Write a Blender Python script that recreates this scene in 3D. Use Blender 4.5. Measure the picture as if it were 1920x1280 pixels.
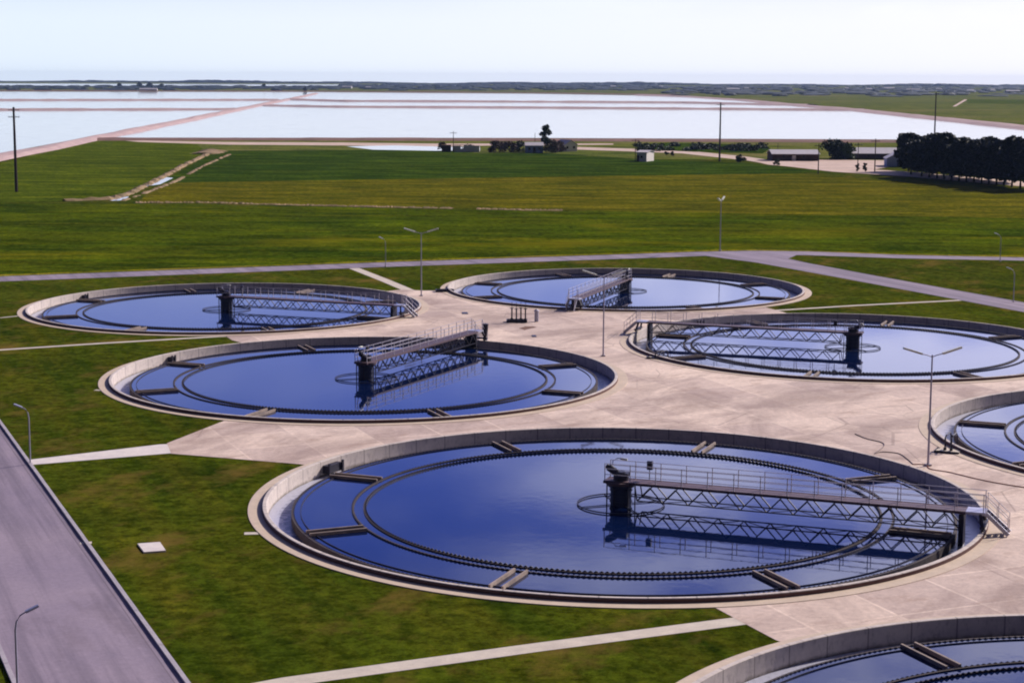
import bpy, bmesh, math, random
from mathutils import Vector, Matrix
from mathutils.geometry import delaunay_2d_cdt
for o in list(bpy.data.objects): bpy.data.objects.remove(o)
R=math.radians; PI=math.pi
SC=bpy.context.scene
# ------------------------------------------------ camera
F=3351.335; PITCH=0.1465161; ROLL=0.0047298; CH=26.7787
cd=bpy.data.cameras.new('camera'); cam=bpy.data.objects.new('camera',cd); SC.collection.objects.link(cam)
cd.sensor_width=36; cd.lens=F/1920*36; cd.clip_start=1; cd.clip_end=30000
cp,sp=math.cos(PITCH),math.sin(PITCH); cr,sr=math.cos(ROLL),math.sin(ROLL)
up0=Vector((0,sp,cp)); fw=Vector((0,cp,-sp)); X=Vector((1,0,0))
rt=X*cr+up0*sr; up=-X*sr+up0*cr
M=Matrix((rt,up,-fw)).transposed().to_4x4(); M.translation=Vector((0,0,CH)); cam.matrix_world=M
SC.camera=cam
HAZE=4.2e-5
# ------------------------------------------------ world, sun, exposure
SUN_AZ=R(40); SUN_EL=R(30)
w=bpy.data.worlds.new("World"); SC.world=w; w.use_nodes=True
nt=w.node_tree; N=nt.nodes; L=nt.links; N.clear()
out=N.new('ShaderNodeOutputWorld'); bg=N.new('ShaderNodeBackground'); L.new(bg.outputs[0],out.inputs[0])
sky=N.new('ShaderNodeTexSky'); sky.sky_type='NISHITA'; sky.sun_disc=False
sky.sun_elevation=SUN_EL; sky.sun_rotation=PI/2-SUN_AZ
sky.air_density=1.0; sky.dust_density=1.0; sky.ozone_density=2.5; sky.altitude=30
tc=N.new('ShaderNodeTexCoord'); sx=N.new('ShaderNodeSeparateXYZ'); L.new(tc.outputs['Generated'],sx.inputs[0])
mx=N.new('ShaderNodeMath'); mx.operation='MAXIMUM'; mx.inputs[1].default_value=0.012; L.new(sx.outputs[2],mx.inputs[0])
cx=N.new('ShaderNodeCombineXYZ'); L.new(sx.outputs[0],cx.inputs[0]); L.new(sx.outputs[1],cx.inputs[1]); L.new(mx.outputs[0],cx.inputs[2])
L.new(cx.outputs[0],sky.inputs[0])
# thin cloud veils in the sky
mp=N.new('ShaderNodeMapping'); mp.inputs['Scale'].default_value=(2.6,2.6,9.0); mp.inputs['Location'].default_value=(0.35,0.2,0.6); L.new(cx.outputs[0],mp.inputs[0])
cn=N.new('ShaderNodeTexNoise'); cn.inputs['Scale'].default_value=2.2; cn.inputs['Detail'].default_value=5; cn.inputs['Roughness'].default_value=0.55; L.new(mp.outputs[0],cn.inputs[0])
rp=N.new('ShaderNodeValToRGB'); rp.color_ramp.elements[0].position=0.42; rp.color_ramp.elements[1].position=0.60; L.new(cn.outputs[0],rp.inputs[0])
ml=N.new('ShaderNodeMath'); ml.operation='MULTIPLY'; ml.inputs[1].default_value=0.6; L.new(rp.outputs[0],ml.inputs[0])
def NM(op,a_,b_=0.0):
    m_=N.new('ShaderNodeMath'); m_.operation=op
    for i_,v_ in enumerate((a_,b_)):
        if isinstance(v_,bpy.types.NodeSocket): L.new(v_,m_.inputs[i_])
        else: m_.inputs[i_].default_value=v_
    return m_.outputs[0]
def MX(f_,a_,b_,mode='MIX'):
    m_=N.new('ShaderNodeMixRGB'); m_.blend_type=mode
    for i_,v_ in enumerate((f_,a_,b_)):
        if isinstance(v_,bpy.types.NodeSocket): L.new(v_,m_.inputs[i_])
        else: m_.inputs[i_].default_value=v_
    return m_.outputs[0]
side=N.new('ShaderNodeMapRange'); side.inputs[1].default_value=-0.25; side.inputs[2].default_value=0.40; L.new(sx.outputs[0],side.inputs[0])
tint=MX(1.0,sky.outputs[0],(0.24,0.36,1.35,1),'MULTIPLY')
cloud=MX(side.outputs[0],(9,10,15,1),(13,13,18.5,1))
sd2=N.new('ShaderNodeMapRange'); sd2.inputs[1].default_value=-0.04; sd2.inputs[2].default_value=0.13; L.new(sx.outputs[0],sd2.inputs[0])
cf=NM('MINIMUM',NM('ADD',NM('MULTIPLY',ml.outputs[0],NM('ADD',NM('MULTIPLY',sd2.outputs[0],1.5),0.22)),NM('MULTIPLY',sd2.outputs[0],0.16)),0.9)
body=MX(cf,tint,cloud)
hz=MX(side.outputs[0],(6.7,7.5,8.5,1),(8.6,8.4,9.3,1))
hr_=N.new('ShaderNodeValToRGB'); e_=hr_.color_ramp.elements; e_[0].position=0.03; e_[0].color=(1,1,1,1); e_[1].position=0.40; e_[1].color=(0,0,0,1)
q_=e_.new(0.07); q_.color=(.72,.72,.72,1); q_=e_.new(0.13); q_.color=(.22,.22,.22,1); q_=e_.new(0.22); q_.color=(.07,.07,.07,1)
L.new(mx.outputs[0],hr_.inputs[0])
fin=MX(hr_.outputs[0],body,hz)
back=N.new('ShaderNodeMapRange'); back.inputs[1].default_value=-0.25; back.inputs[2].default_value=0.6; back.inputs[3].default_value=0.10; L.new(sx.outputs[1],back.inputs[0])
fin=MX(1.0,fin,back.outputs[0],'MULTIPLY')
zen=N.new('ShaderNodeMapRange'); zen.inputs[1].default_value=0.36; zen.inputs[2].default_value=0.75; zen.inputs[3].default_value=1.0; zen.inputs[4].default_value=0.4; L.new(sx.outputs[2],zen.inputs[0])
fin=MX(1.0,fin,zen.outputs[0],'MULTIPLY')
L.new(fin,bg.inputs[0]); bg.inputs[1].default_value=0.10
sd=bpy.data.lights.new('sun','SUN'); sd.energy=5.0; sd.angle=R(0.53); sd.color=(1.0,0.91,0.80)
sun=bpy.data.objects.new('sun',sd); SC.collection.objects.link(sun)
sdir=Vector((math.cos(SUN_AZ)*math.cos(SUN_EL),math.sin(SUN_AZ)*math.cos(SUN_EL),math.sin(SUN_EL)))
sun.rotation_euler=sdir.to_track_quat('Z','Y').to_euler(); sun.location=(0,0,100)
SC.view_settings.view_transform='Standard'; SC.view_settings.look='None'; SC.view_settings.gamma=1; SC.view_settings.use_curve_mapping=False
SC.view_settings.exposure=0.30
SC.render.engine='CYCLES'; SC.cycles.filter_width=2.0; SC.cycles.max_bounces=6; SC.render.resolution_x=1024; SC.render.resolution_y=682
# ------------------------------------------------ ground point seen at a picture position
def g(px,py,z=0.0):
    x=(px-960)/F; v=-(py-640)/F
    x,v=cr*x-sr*v, sr*x+cr*v
    Y=cp+sp*v; Z=-sp+cp*v
    t=(CH-z)/(-Z)
    return (x*t,Y*t)
# ------------------------------------------------ materials
def srgb(r,g_,b):
    f=lambda c:(c/12.92 if c<=0.04045 else ((c+0.055)/1.055)**2.4)
    return (f(r/255),f(g_/255),f(b/255),1)
class MT:
    def __init__(s,name,rough=0.8,spec=0.3,metal=0):
        s.m=bpy.data.materials.new(name); s.m.use_nodes=True; s.t=s.m.node_tree; s.N=s.t.nodes; s.L=s.t.links
        s.b=s.N['Principled BSDF']; s.b.inputs['Roughness'].default_value=rough
        s.b.inputs['Specular IOR Level'].default_value=spec; s.b.inputs['Metallic'].default_value=metal
        s.tc=s.N.new('ShaderNodeTexCoord')
    def inp(s,sock,v):
        if hasattr(v,'is_linked') or isinstance(v,bpy.types.NodeSocket): s.L.new(v,sock)
        else: sock.default_value=v
    def coord(s,scale=(1,1,1),rot=0,loc=(0,0,0),which='Object'):
        m0=s.N.new('ShaderNodeMapping'); m0.inputs['Rotation'].default_value=(0,0,rot); s.L.new(s.tc.outputs[which],m0.inputs[0])
        m=s.N.new('ShaderNodeMapping'); m.inputs['Scale'].default_value=scale; m.inputs['Location'].default_value=loc
        s.L.new(m0.outputs[0],m.inputs[0]); return m.outputs[0]
    def noise(s,scale,detail=4,rough=0.6,vec=None,dist=0):
        n=s.N.new('ShaderNodeTexNoise'); n.inputs['Scale'].default_value=scale; n.inputs['Detail'].default_value=detail; n.inputs['Roughness'].default_value=rough; n.inputs['Distortion'].default_value=dist
        s.L.new(vec if vec is not None else s.tc.outputs['Object'],n.inputs[0]); return n.outputs[0]
    def ramp(s,fac,a,b,ca=(0,0,0,1),cb=(1,1,1,1)):
        r=s.N.new('ShaderNodeValToRGB'); e=r.color_ramp.elements; e[0].position=a; e[1].position=b; e[0].color=ca; e[1].color=cb
        s.L.new(fac,r.inputs[0]); return r.outputs[0]
    def mix(s,fac,a,b,mode='MIX'):
        m=s.N.new('ShaderNodeMixRGB'); m.blend_type=mode; s.inp(m.inputs[0],fac); s.inp(m.inputs[1],a); s.inp(m.inputs[2],b); return m.outputs[0]
    def math(s,op,a,b=0.0,c=0.0):
        m=s.N.new('ShaderNodeMath'); m.operation=op; s.inp(m.inputs[0],a); s.inp(m.inputs[1],b); s.inp(m.inputs[2],c); return m.outputs[0]
    def sep(s,vec):
        m=s.N.new('ShaderNodeSeparateXYZ'); s.L.new(vec,m.inputs[0]); return m.outputs
    def color(s,c): s.inp(s.b.inputs['Base Color'],c); return s
    def bump(s,h,strength=0.3,dist=0.05):
        n=s.N.new('ShaderNodeBump'); n.inputs['Strength'].default_value=strength; n.inputs['Distance'].default_value=dist; s.L.new(h,n.inputs['Height']); s.L.new(n.outputs[0],s.b.inputs['Normal']); return s
MAT={}
def simple(name,c,rough=0.7,spec=0.3,metal=0,var=0.25,scale=3.0):
    k=MT(name,rough,spec,metal); f=k.ramp(k.noise(scale,5,0.65),0.3,0.75)
    d=tuple(x*(1-var) for x in c[:3])+(1,)
    k.color(k.mix(f,c,d)); MAT[name]=k.m; return k.m
def grass(name,c1,c2,c3,coarse=0.6,streak=0.0,rot=0.0,brown=None,bscale=0.06,patch=0.05,furrow=0):
    k=MT(name,1.0,0.0)
    a=k.ramp(k.noise(patch,6,0.62),0.35,0.68)
    col=k.mix(a,c1,c2)
    st=k.noise(1.0,5,0.6,k.coord((0.45,0.035,1) if coarse<0.3 else (0.22,0.025,1),-rot if coarse<0.3 else (rot+PI/2 if furrow else rot))); col=k.mix(k.math('MULTIPLY',k.ramp(st,0.4,0.7),0.6),col,c3)
    fine=k.noise(1.1,10,0.9); col=k.mix(0.75,col,k.ramp(fine,0.38,0.62,(0.12,0.14,0.12,1),(1.9,1.85,1.7,1)),'MULTIPLY')
    hb=k.noise(1.0,6,0.65,k.coord((0.035,0.14,1),0,(3,11,0))); col=k.mix(0.35 if coarse<0.3 else 0.7,col,k.ramp(hb,0.36,0.62,(0.42,0.52,0.40,1),(1.4,1.28,1.15,1)),'MULTIPLY')
    vf=k.noise(0.7,8,0.8); col=k.mix(0.7,col,k.ramp(vf,0.40,0.60,(0.35,0.42,0.35,1),(1.6,1.5,1.3,1)),'MULTIPLY')
    vg=k.noise(0.11,8,0.75,k.coord((0.7,1.3,1),0.2,(13,5,0))); col=k.mix(coarse,col,k.ramp(vg,0.40,0.60,(0.42,0.5,0.42,1),(1.5,1.38,1.2,1)),'MULTIPLY')
    if brown:
        bn=k.noise(bscale,7,0.7,k.coord((1,0.55,1),rot,(31,7,0))); col=k.mix(k.math('MULTIPLY',k.ramp(bn,0.53,0.70),0.7),col,brown)
    if furrow:
        v=k.coord((1,1,1),rot); y=k.sep(v)[1]; nn=k.noise(0.02,3,0.5)
        wv=k.math('SINE',k.math('MULTIPLY_ADD',y,2*PI/furrow,k.math('MULTIPLY',nn,7.0)))
        gate=k.ramp(k.noise(0.012,3,0.5,k.coord((1,0.4,1))),0.4,0.6)
        f=k.math('MULTIPLY',k.math('MULTIPLY',k.ramp(wv,0.2,0.95),0.85),gate); col=k.mix(f,col,tuple(x*0.55 for x in c1[:3])+(1,))
    k.color(col); k.bump(fine,0.6,0.15); MAT[name]=k.m; return k.m
G1=srgb(84,94,26); G2=srgb(60,76,22); G3=srgb(104,102,36)
AX=R(22.9)
lawn=grass('lawn_grass',srgb(66,78,18),srgb(42,57,12),srgb(84,82,24),rot=AX,brown=srgb(118,94,48),bscale=0.16,patch=0.07,coarse=0.15)
far_grass=grass('far_grass',srgb(92,104,50),srgb(72,90,46),srgb(122,112,74),rot=R(80),brown=srgb(128,112,84),bscale=0.006,patch=0.006)
crop_a=grass('crop_near',srgb(70,88,10),srgb(36,56,10),srgb(92,92,12),rot=R(88),brown=srgb(132,120,20),bscale=0.018,patch=0.035)
crop_b=grass('crop_striped',srgb(94,92,22),srgb(72,80,18),srgb(104,96,26),rot=R(3),brown=None,patch=0.03,furrow=17.0)
crop_c=grass('crop_dark',srgb(52,76,20),srgb(34,56,16),srgb(76,86,20),rot=R(3),patch=0.03,furrow=21.0)
crop_d=grass('crop_left',srgb(74,90,20),srgb(56,74,16),srgb(90,96,24),rot=R(80),patch=0.01)
verge=grass('verge',srgb(128,124,40),srgb(100,104,30),srgb(140,124,54),rot=AX,brown=srgb(150,126,70))
# concrete pavement
k=MT('pavement_concrete',0.85,0.25)
v=k.coord((1,1,1),-AX); s_=k.sep(v)
br=k.N.new('ShaderNodeTexBrick'); k.L.new(v,br.inputs[0]); br.offset=0.0; br.inputs['Scale'].default_value=1; br.inputs['Brick Width'].default_value=5.2; br.inputs['Row Height'].default_value=5.2
br.inputs['Mortar Size'].default_value=0.10; br.inputs['Mortar Smooth'].default_value=0.6
br.inputs['Color1'].default_value=(0.74,0.71,0.73,1); br.inputs['Color2'].default_value=(1.08,1.07,1.04,1); br.inputs['Mortar'].default_value=(1.12,1.12,1.1,1)
col=k.mix(k.ramp(k.noise(0.09,5,0.6),0.3,0.7),srgb(224,202,188),srgb(208,188,178))
col=k.mix(0.9,col,br.outputs[0],'MULTIPLY')
stn=k.ramp(k.noise(0.16,6,0.62,k.coord((1,0.55,1),AX),0.6),0.44,0.62); col=k.mix(k.math('MULTIPLY',stn,0.62),col,srgb(136,114,108))
st2=k.ramp(k.noise(0.5,6,0.7,k.coord((0.5,1.3,1),R(-35),(5,9,0))),0.53,0.68); col=k.mix(k.math('MULTIPLY',st2,0.6),col,srgb(160,134,120))
col=k.mix(0.5,col,k.ramp(k.noise(2.2,10,0.85),0.36,0.64,(0.55,0.53,0.55,1),(1.25,1.23,1.20,1)),'MULTIPLY')
vc=k.N.new('ShaderNodeTexVoronoi'); vc.feature='DISTANCE_TO_EDGE'; vc.inputs['Scale'].default_value=0.16; wv_=k.mix(0.08,k.tc.outputs['Object'],k.N['Noise Texture'].outputs[1] if 'Noise Texture' in k.N else k.tc.outputs['Object']); k.L.new(wv_,vc.inputs[0])
gate=k.ramp(k.noise(0.06,3,0.5,k.coord((1,1,1),0,(9,9,0))),0.5,0.55); col=k.mix(k.math('MULTIPLY',k.math('MULTIPLY',k.math('LESS_THAN',vc.outputs[0],0.008),0.4),gate),col,srgb(110,92,88))
k.color(col); k.bump(k.noise(4,6),0.2,0.02); MAT['pavement']=k.m
def conc(name,c,d,joint=False,rough=0.85,stain=0.6):
    k=MT(name,rough,0.25); col=k.mix(k.ramp(k.noise(0.8,6,0.65),0.3,0.7),c,d)
    col=k.mix(0.6,col,k.ramp(k.noise(5,7,0.75),0.3,0.7,(0.8,0.8,0.82,1),(1.12,1.1,1.08,1)),'MULTIPLY')
    if joint:
        o=k.sep(k.tc.outputs['Object']); an=k.math('ARCTAN2',o[1],o[0]); f=k.math('FRACT',k.math('MULTIPLY',an,56/(2*PI)))
        j=k.math('LESS_THAN',f,0.035); col=k.mix(k.math('MULTIPLY',j,0.55),col,srgb(80,74,80))
        # run-down streaks
        cxx=k.N.new('ShaderNodeCombineXYZ'); k.L.new(an,cxx.inputs[0]); k.L.new(k.math('MULTIPLY',o[2],0.02),cxx.inputs[1])
        sn=k.noise(60,5,0.7,cxx.outputs[0]); col=k.mix(k.math('MULTIPLY',k.ramp(sn,0.52,0.72),stain),col,srgb(104,96,104))
    if joint:
        zz=k.math('MULTIPLY_ADD',k.noise(1.7,5,0.7),0.5,k.math('MULTIPLY',o[2],1.0))
        col=k.mix(k.math('MULTIPLY',k.ramp(k.math('ADD',zz,0.62),0.10,0.30,(1,1,1,1),(0,0,0,1)),0.75),col,srgb(84,78,66))
    k.color(col); k.bump(k.noise(6,6),0.25,0.02); MAT[name]=k.m; return k.m
conc('wall_concrete',srgb(206,194,188),srgb(186,175,172),True)
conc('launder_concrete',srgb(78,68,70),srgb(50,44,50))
conc('apron_concrete',srgb(204,184,166),srgb(186,168,152))
conc('trough_concrete',srgb(168,150,140),srgb(120,108,104))
conc('path_concrete',srgb(206,194,180),srgb(184,172,162))
conc('slab_concrete',srgb(222,212,206),srgb(200,190,190))
conc('kerb_concrete',srgb(176,168,176),srgb(150,142,154))
# asphalt
k=MT('asphalt',0.9,0.2); v=k.coord((1,1,1),-AX)
col=k.mix(k.ramp(k.noise(0.12,5,0.6),0.3,0.7),srgb(150,136,150),srgb(132,120,138))
sv=k.noise(0.9,6,0.65,k.coord((0.9,0.03,1),-AX)); col=k.mix(k.math('MULTIPLY',k.ramp(sv,0.42,0.62),0.6),col,srgb(92,84,100))
vc=k.N.new('ShaderNodeTexVoronoi'); vc.feature='DISTANCE_TO_EDGE'; vc.inputs['Scale'].default_value=0.12; k.L.new(k.coord((1,1,1),0.3),vc.inputs[0])
pt=k.ramp(k.noise(0.35,5,0.7,k.coord((0.6,0.16,1),-AX,(4,2,0))),0.55,0.66); col=k.mix(k.math('MULTIPLY',pt,0.35),col,srgb(100,88,98))
jx=k.math('FRACT',k.math('MULTIPLY',k.sep(v)[0],0.125)); col=k.mix(k.math('MULTIPLY',k.math('LESS_THAN',jx,0.008),0.5),col,srgb(84,74,84))
col=k.mix(0.5,col,k.ramp(k.noise(3,10,0.9),0.36,0.64,(0.66,0.66,0.68,1),(1.28,1.25,1.26,1)),'MULTIPLY')
k.color(col); k.bump(k.noise(9,6),0.3,0.01); MAT['asphalt']=k.m
def soil(name,c,d,e):
    k=MT(name,0.95,0.1); col=k.mix(k.ramp(k.noise(0.12,6,0.65),0.35,0.65),c,d); col=k.mix(k.math('MULTIPLY',k.ramp(k.noise(0.6,6,0.7),0.5,0.7),0.5),col,e)
    k.color(col); k.bump(k.noise(1.0,5),0.4,0.2); MAT[name]=k.m; return k.m
soil('dirt_pale',srgb(206,182,170),srgb(184,160,148),srgb(150,134,110))
soil('dike_earth',srgb(184,160,158),srgb(166,142,144),srgb(134,112,110))
soil('dike_brown',srgb(132,100,92),srgb(108,84,74),srgb(90,76,58))
soil('spoil',srgb(160,134,108),srgb(122,106,78),srgb(84,84,40))
def water(name,c,rough=0.03,bscale=0.6,bs=0.06,vec=(1,1,1),spec=0.5,ior=1.33):
    k=MT(name,rough,spec); k.b.inputs['IOR'].default_value=ior
    n=k.noise(0.3,4,0.6); k.color(k.mix(k.ramp(n,0.3,0.7),c,tuple(x*0.8 for x in c[:3])+(1,)))
    k.t.links.new(k.ramp(k.noise(0.13,4,0.6,k.coord((1,1,1),0,(3,3,3))),0.4,0.65,(rough,)*3+(1,),(rough*1.6,)*3+(1,)),k.b.inputs['Roughness']); h=k.noise(bscale,4,0.6,k.coord(vec)); k.bump(h,bs,0.05); MAT[name]=k.m; return k.m
water('tank_water',(0.002,0.008,0.045,1),0.02,0.9,0.05)
water('channel_water',(0.01,0.02,0.06,1),0.06,3.0,1.0)
k=MT('wall_reflection_water',0.35,0.4); o_=k.sep(k.tc.outputs['Object']); rad=k.math('SQRT',k.math('ADD',k.math('MULTIPLY',o_[0],o_[0]),k.math('MULTIPLY',o_[1],o_[1])))
fm=k.noise(1.6,4,0.6,None,0.8); lvl=k.math('MULTIPLY_ADD',k.math('SUBTRACT',rad,21.5),0.45,fm); col=k.mix(k.ramp(lvl,0.40,0.62),(0.015,0.03,0.10,1),srgb(172,172,190)); k.color(col); k.bump(k.noise(3.0,4),0.8,0.06); MAT['wall_reflection_water']=k.m  # pale patches toward the wall: its sunlit reflection painted into the water colour
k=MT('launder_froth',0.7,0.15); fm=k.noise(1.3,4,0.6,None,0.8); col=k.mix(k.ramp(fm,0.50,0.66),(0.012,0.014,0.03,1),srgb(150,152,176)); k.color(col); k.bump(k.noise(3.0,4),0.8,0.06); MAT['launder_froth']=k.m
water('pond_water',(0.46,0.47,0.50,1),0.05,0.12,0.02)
water('puddle',(0.03,0.06,0.12,1),0.05)
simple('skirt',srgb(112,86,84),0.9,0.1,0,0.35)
simple('dark_steel',srgb(44,40,58),0.5,0.4,0.3)
simple('brown_steel',srgb(100,80,90),0.6,0.3,0.1,0.35)
simple('galvanised',srgb(176,176,196),0.45,0.5,0.4,0.15)
simple('rail_paint',srgb(186,180,196),0.5,0.4,0.1,0.15)
simple('lamp_pole',srgb(172,168,190),0.5,0.4,0.2,0.15)
simple('lamp_white',srgb(228,228,214),0.4,0.4,0,0.1)
simple('pier_dark',srgb(36,44,84),0.5,0.5,0.0,0.4,1.5)
simple('rust',srgb(176,112,100),0.9,0.1)
simple('hose_dark',srgb(104,86,90),0.7)
simple('wood_pole',srgb(66,54,56),0.9,0.1)
simple('trunk',srgb(60,50,42),0.95,0.1,0,0.4)
simple('white_wall',srgb(224,218,216),0.9,0.1,0,0.12,0.8)
simple('blue_wall',srgb(150,164,196),0.9,0.1,0,0.12,0.8)
simple('grey_roof',srgb(196,190,198),0.7,0.2,0,0.2,0.8)
simple('dark_wall',srgb(76,60,58),0.9,0.1,0,0.3,0.8)
simple('brown_wall',srgb(128,98,82),0.9,0.1,0,0.3,0.8)
simple('window_dark',srgb(34,34,48),0.2,0.5)
simple('far_wall',srgb(206,204,210),0.9,0.1,0,0.1,0.3)
def leafm(name,c,d):
    k=MT(name,0.7,0.2); col=k.mix(k.ramp(k.noise(0.5,4,0.6),0.35,0.65),c,d)
    col=k.mix(0.6,col,k.ramp(k.noise(3,3,0.6),0.3,0.7,(0.55,0.55,0.55,1),(1.35,1.3,1.2,1)),'MULTIPLY'); k.color(col)
    MAT[name]=k.m; return k.m
leafm('pine_leaf',(0.016,0.026,0.012,1),(0.010,0.018,0.010,1))
leafm('dark_leaf',(0.022,0.040,0.014,1),(0.014,0.028,0.012,1))
leafm('brown_leaf',(0.10,0.060,0.040,1),(0.07,0.042,0.030,1))
leafm('green_leaf',(0.045,0.085,0.02,1),(0.03,0.06,0.018,1))
leafm('far_leaf',(0.014,0.024,0.016,1),(0.010,0.018,0.014,1))
leafm('blue_far',(0.014,0.024,0.030,1),(0.010,0.018,0.024,1))
# ------------------------------------------------ object helpers
COL=SC.collection
def tag(o,label=None,cat=None,group=None,kind=None):
    if label: o['label']=label
    if cat: o['category']=cat
    if group: o['group']=group
    if kind: o['kind']=kind
    return o
def empty(name,loc=(0,0,0),rz=0):
    o=bpy.data.objects.new(name,None); COL.objects.link(o); o.location=loc; o.rotation_euler=(0,0,rz); return o
def copy_tree(o,parent=None):
    c=o.copy(); COL.objects.link(c)
    if parent: c.parent=parent
    for ch in [x for x in CH_[o.name]] if o.name in CH_ else []: 
        d=copy_tree(ch,c)
        CH_.setdefault(c.name,[]).append(d)
    return c
CH_={}
class MB:
    def __init__(s): s.v=[]; s.f=[]
    def add(s,vs,fs):
        n=len(s.v); s.v+= [tuple(v) for v in vs]; s.f+=[tuple(i+n for i in f) for f in fs]; return s
    def box(s,x0,x1,y0,y1,z0,z1):
        return s.add([(x0,y0,z0),(x1,y0,z0),(x1,y1,z0),(x0,y1,z0),(x0,y0,z1),(x1,y0,z1),(x1,y1,z1),(x0,y1,z1)],
          [(0,3,2,1),(4,5,6,7),(0,1,5,4),(1,2,6,5),(2,3,7,6),(3,0,4,7)])
    def bar(s,p,q,wd,ht=None,upv=(0,0,1)):
        ht=ht or wd; p=Vector(p); q=Vector(q); d=(q-p).normalized(); u=Vector(upv)
        if abs(d.dot(u))>0.97: u=Vector((1,0,0))
        a=d.cross(u).normalized()*wd/2; b=a.cross(d).normalized()*ht/2
        return s.add([p-a-b,p+a-b,p+a+b,p-a+b,q-a-b,q+a-b,q+a+b,q-a+b],[(0,3,2,1),(4,5,6,7),(0,1,5,4),(1,2,6,5),(2,3,7,6),(3,0,4,7)])
    def tube(s,pts,r,n=8,r2=None):
        pts=[Vector(p) for p in pts]; m=len(pts); base=len(s.v); ring=[]
        for i,p in enumerate(pts):
            d=(pts[min(i+1,m-1)]-pts[max(i-1,0)]).normalized(); u=Vector((0,0,1)) if abs(d.z)<0.9 else Vector((1,0,0))
            a=d.cross(u).normalized(); b=a.cross(d).normalized(); rr=r if r2 is None else r+(r2-r)*i/(m-1)
            for j in range(n): t=2*PI*j/n; s.v.append(tuple(p+a*rr*math.cos(t)+b*rr*math.sin(t)))
        for i in range(m-1):
            for j in range(n): k_=base+i*n; s.f.append((k_+j,k_+(j+1)%n,k_+n+(j+1)%n,k_+n+j))
        s.f.append(tuple(base+j for j in range(n))[::-1]); s.f.append(tuple(base+(m-1)*n+j for j in range(n)))
        return s
    def lathe(s,prof,n=192,closed=False,cap=False,a0=0,cx_=0,cy_=0):
        base=len(s.v); m=len(prof)
        for j in range(n):
            t=2*PI*j/n+a0
            for r,z in prof: s.v.append((cx_+r*math.cos(t),cy_+r*math.sin(t),z))
        for j in range(n):
            j2=(j+1)%n
            for i in range(m if closed else m-1):
                i2=(i+1)%m; s.f.append((base+j*m+i,base+j2*m+i,base+j2*m+i2,base+j*m+i2))
        if cap: s.f.append(tuple(base+j*m+m-1 for j in range(n)))
        return s
    def build(s,name,mat,parent=None,fix=True,smooth=False):
        me=bpy.data.meshes.new(name); me.from_pydata(s.v,[],s.f)
        if fix:
            bm=bmesh.new(); bm.from_mesh(me); bmesh.ops.recalc_face_normals(bm,faces=bm.faces); bm.to_mesh(me); bm.free()
        if smooth:
            for p in me.polygons: p.use_smooth=True
        me.materials.append(MAT[mat]); o=bpy.data.objects.new(name,me); COL.objects.link(o)
        if parent: o.parent=parent; CH_.setdefault(parent.name,[]).append(o)
        return o
def inpoly(x,y,P):
    c=False; n=len(P); j=n-1
    for i in range(n):
        if (P[i][1]>y)!=(P[j][1]>y) and x<(P[j][0]-P[i][0])*(y-P[i][1])/(P[j][1]-P[i][1])+P[i][0]: c=not c
        j=i
    return c
TH=R(67.0954453); A_=Vector((math.cos(TH),-math.sin(TH)))*52; B_=Vector((math.sin(TH),math.cos(TH)))*52
O3=Vector((-33.446773,207.714367))
TC={k:O3+A_*i+B_*j for k,(i,j) in {1:(2,0),2:(1,0),3:(0,0),4:(0,1),5:(1,1),6:(2,1),7:(3,0)}.items()}
RH=22.6
def sheet(name,P,z,mat,holes=None,kind='structure',hr=RH,tagged=True):
    holes=holes or []
    vs=[Vector((a,b)) for a,b in P]; es=[(i,(i+1)%len(P)) for i in range(len(P))]
    for h in holes:
        n0=len(vs); n=180
        for i in range(n): t=2*PI*i/n; vs.append(Vector((h[0]+hr*math.cos(t),h[1]+hr*math.sin(t))))
        es+=[(n0+i,n0+(i+1)%n) for i in range(n)]
    r=delaunay_2d_cdt(vs,es,[],0,1e-5); V=r[0]; fs=[]
    for f in r[2]:
        x=sum(V[i][0] for i in f)/len(f); y=sum(V[i][1] for i in f)/len(f)
        if inpoly(x,y,P) and all((x-h[0])**2+(y-h[1])**2>(hr*math.cos(PI/180))**2 for h in holes): fs.append(tuple(f))
    me=bpy.data.meshes.new(name); me.from_pydata([(a[0],a[1],z) for a in V],[],fs)
    bm=bmesh.new(); bm.from_mesh(me)
    for f in bm.faces:
        if f.normal.z<0: f.normal_flip()
    bm.to_mesh(me); bm.free()
    me.materials.append(MAT[mat] if isinstance(mat,str) else mat); o=bpy.data.objects.new(name,me); COL.objects.link(o)
    if kind: o['kind']=kind
    return o
def strip(pts,wd):
    L_=[];R_=[]; n=len(pts)
    for i in range(n):
        a=Vector(pts[max(i-1,0)]); b=Vector(pts[min(i+1,n-1)]); d=(b-a).normalized(); nr=Vector((-d.y,d.x)); p=Vector(pts[i])
        ww=wd if not isinstance(wd,(list,tuple)) else wd[i]
        L_.append(tuple(p+nr*ww/2)); R_.append(tuple(p-nr*ww/2))
    return L_+R_[::-1]
# ================================================================ SETTING: ground
ALLH=[tuple(TC[k]) for k in TC]
sheet('ground',[(-700,-60),(700,-60),(700,600),(-700,600)],0.0,lawn,ALLH)
sheet('far_ground',[(-7000,600),(7000,600),(7000,7500),(-7000,7500)],0.0,far_grass)
sheet('side_ground',[(-7000,-60),(-700,-60),(-700,600),(-7000,600)],0.0,far_grass)
sheet('side_ground',[(700,-60),(7000,-60),(7000,600),(700,600)],0.0,far_grass)
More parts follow.
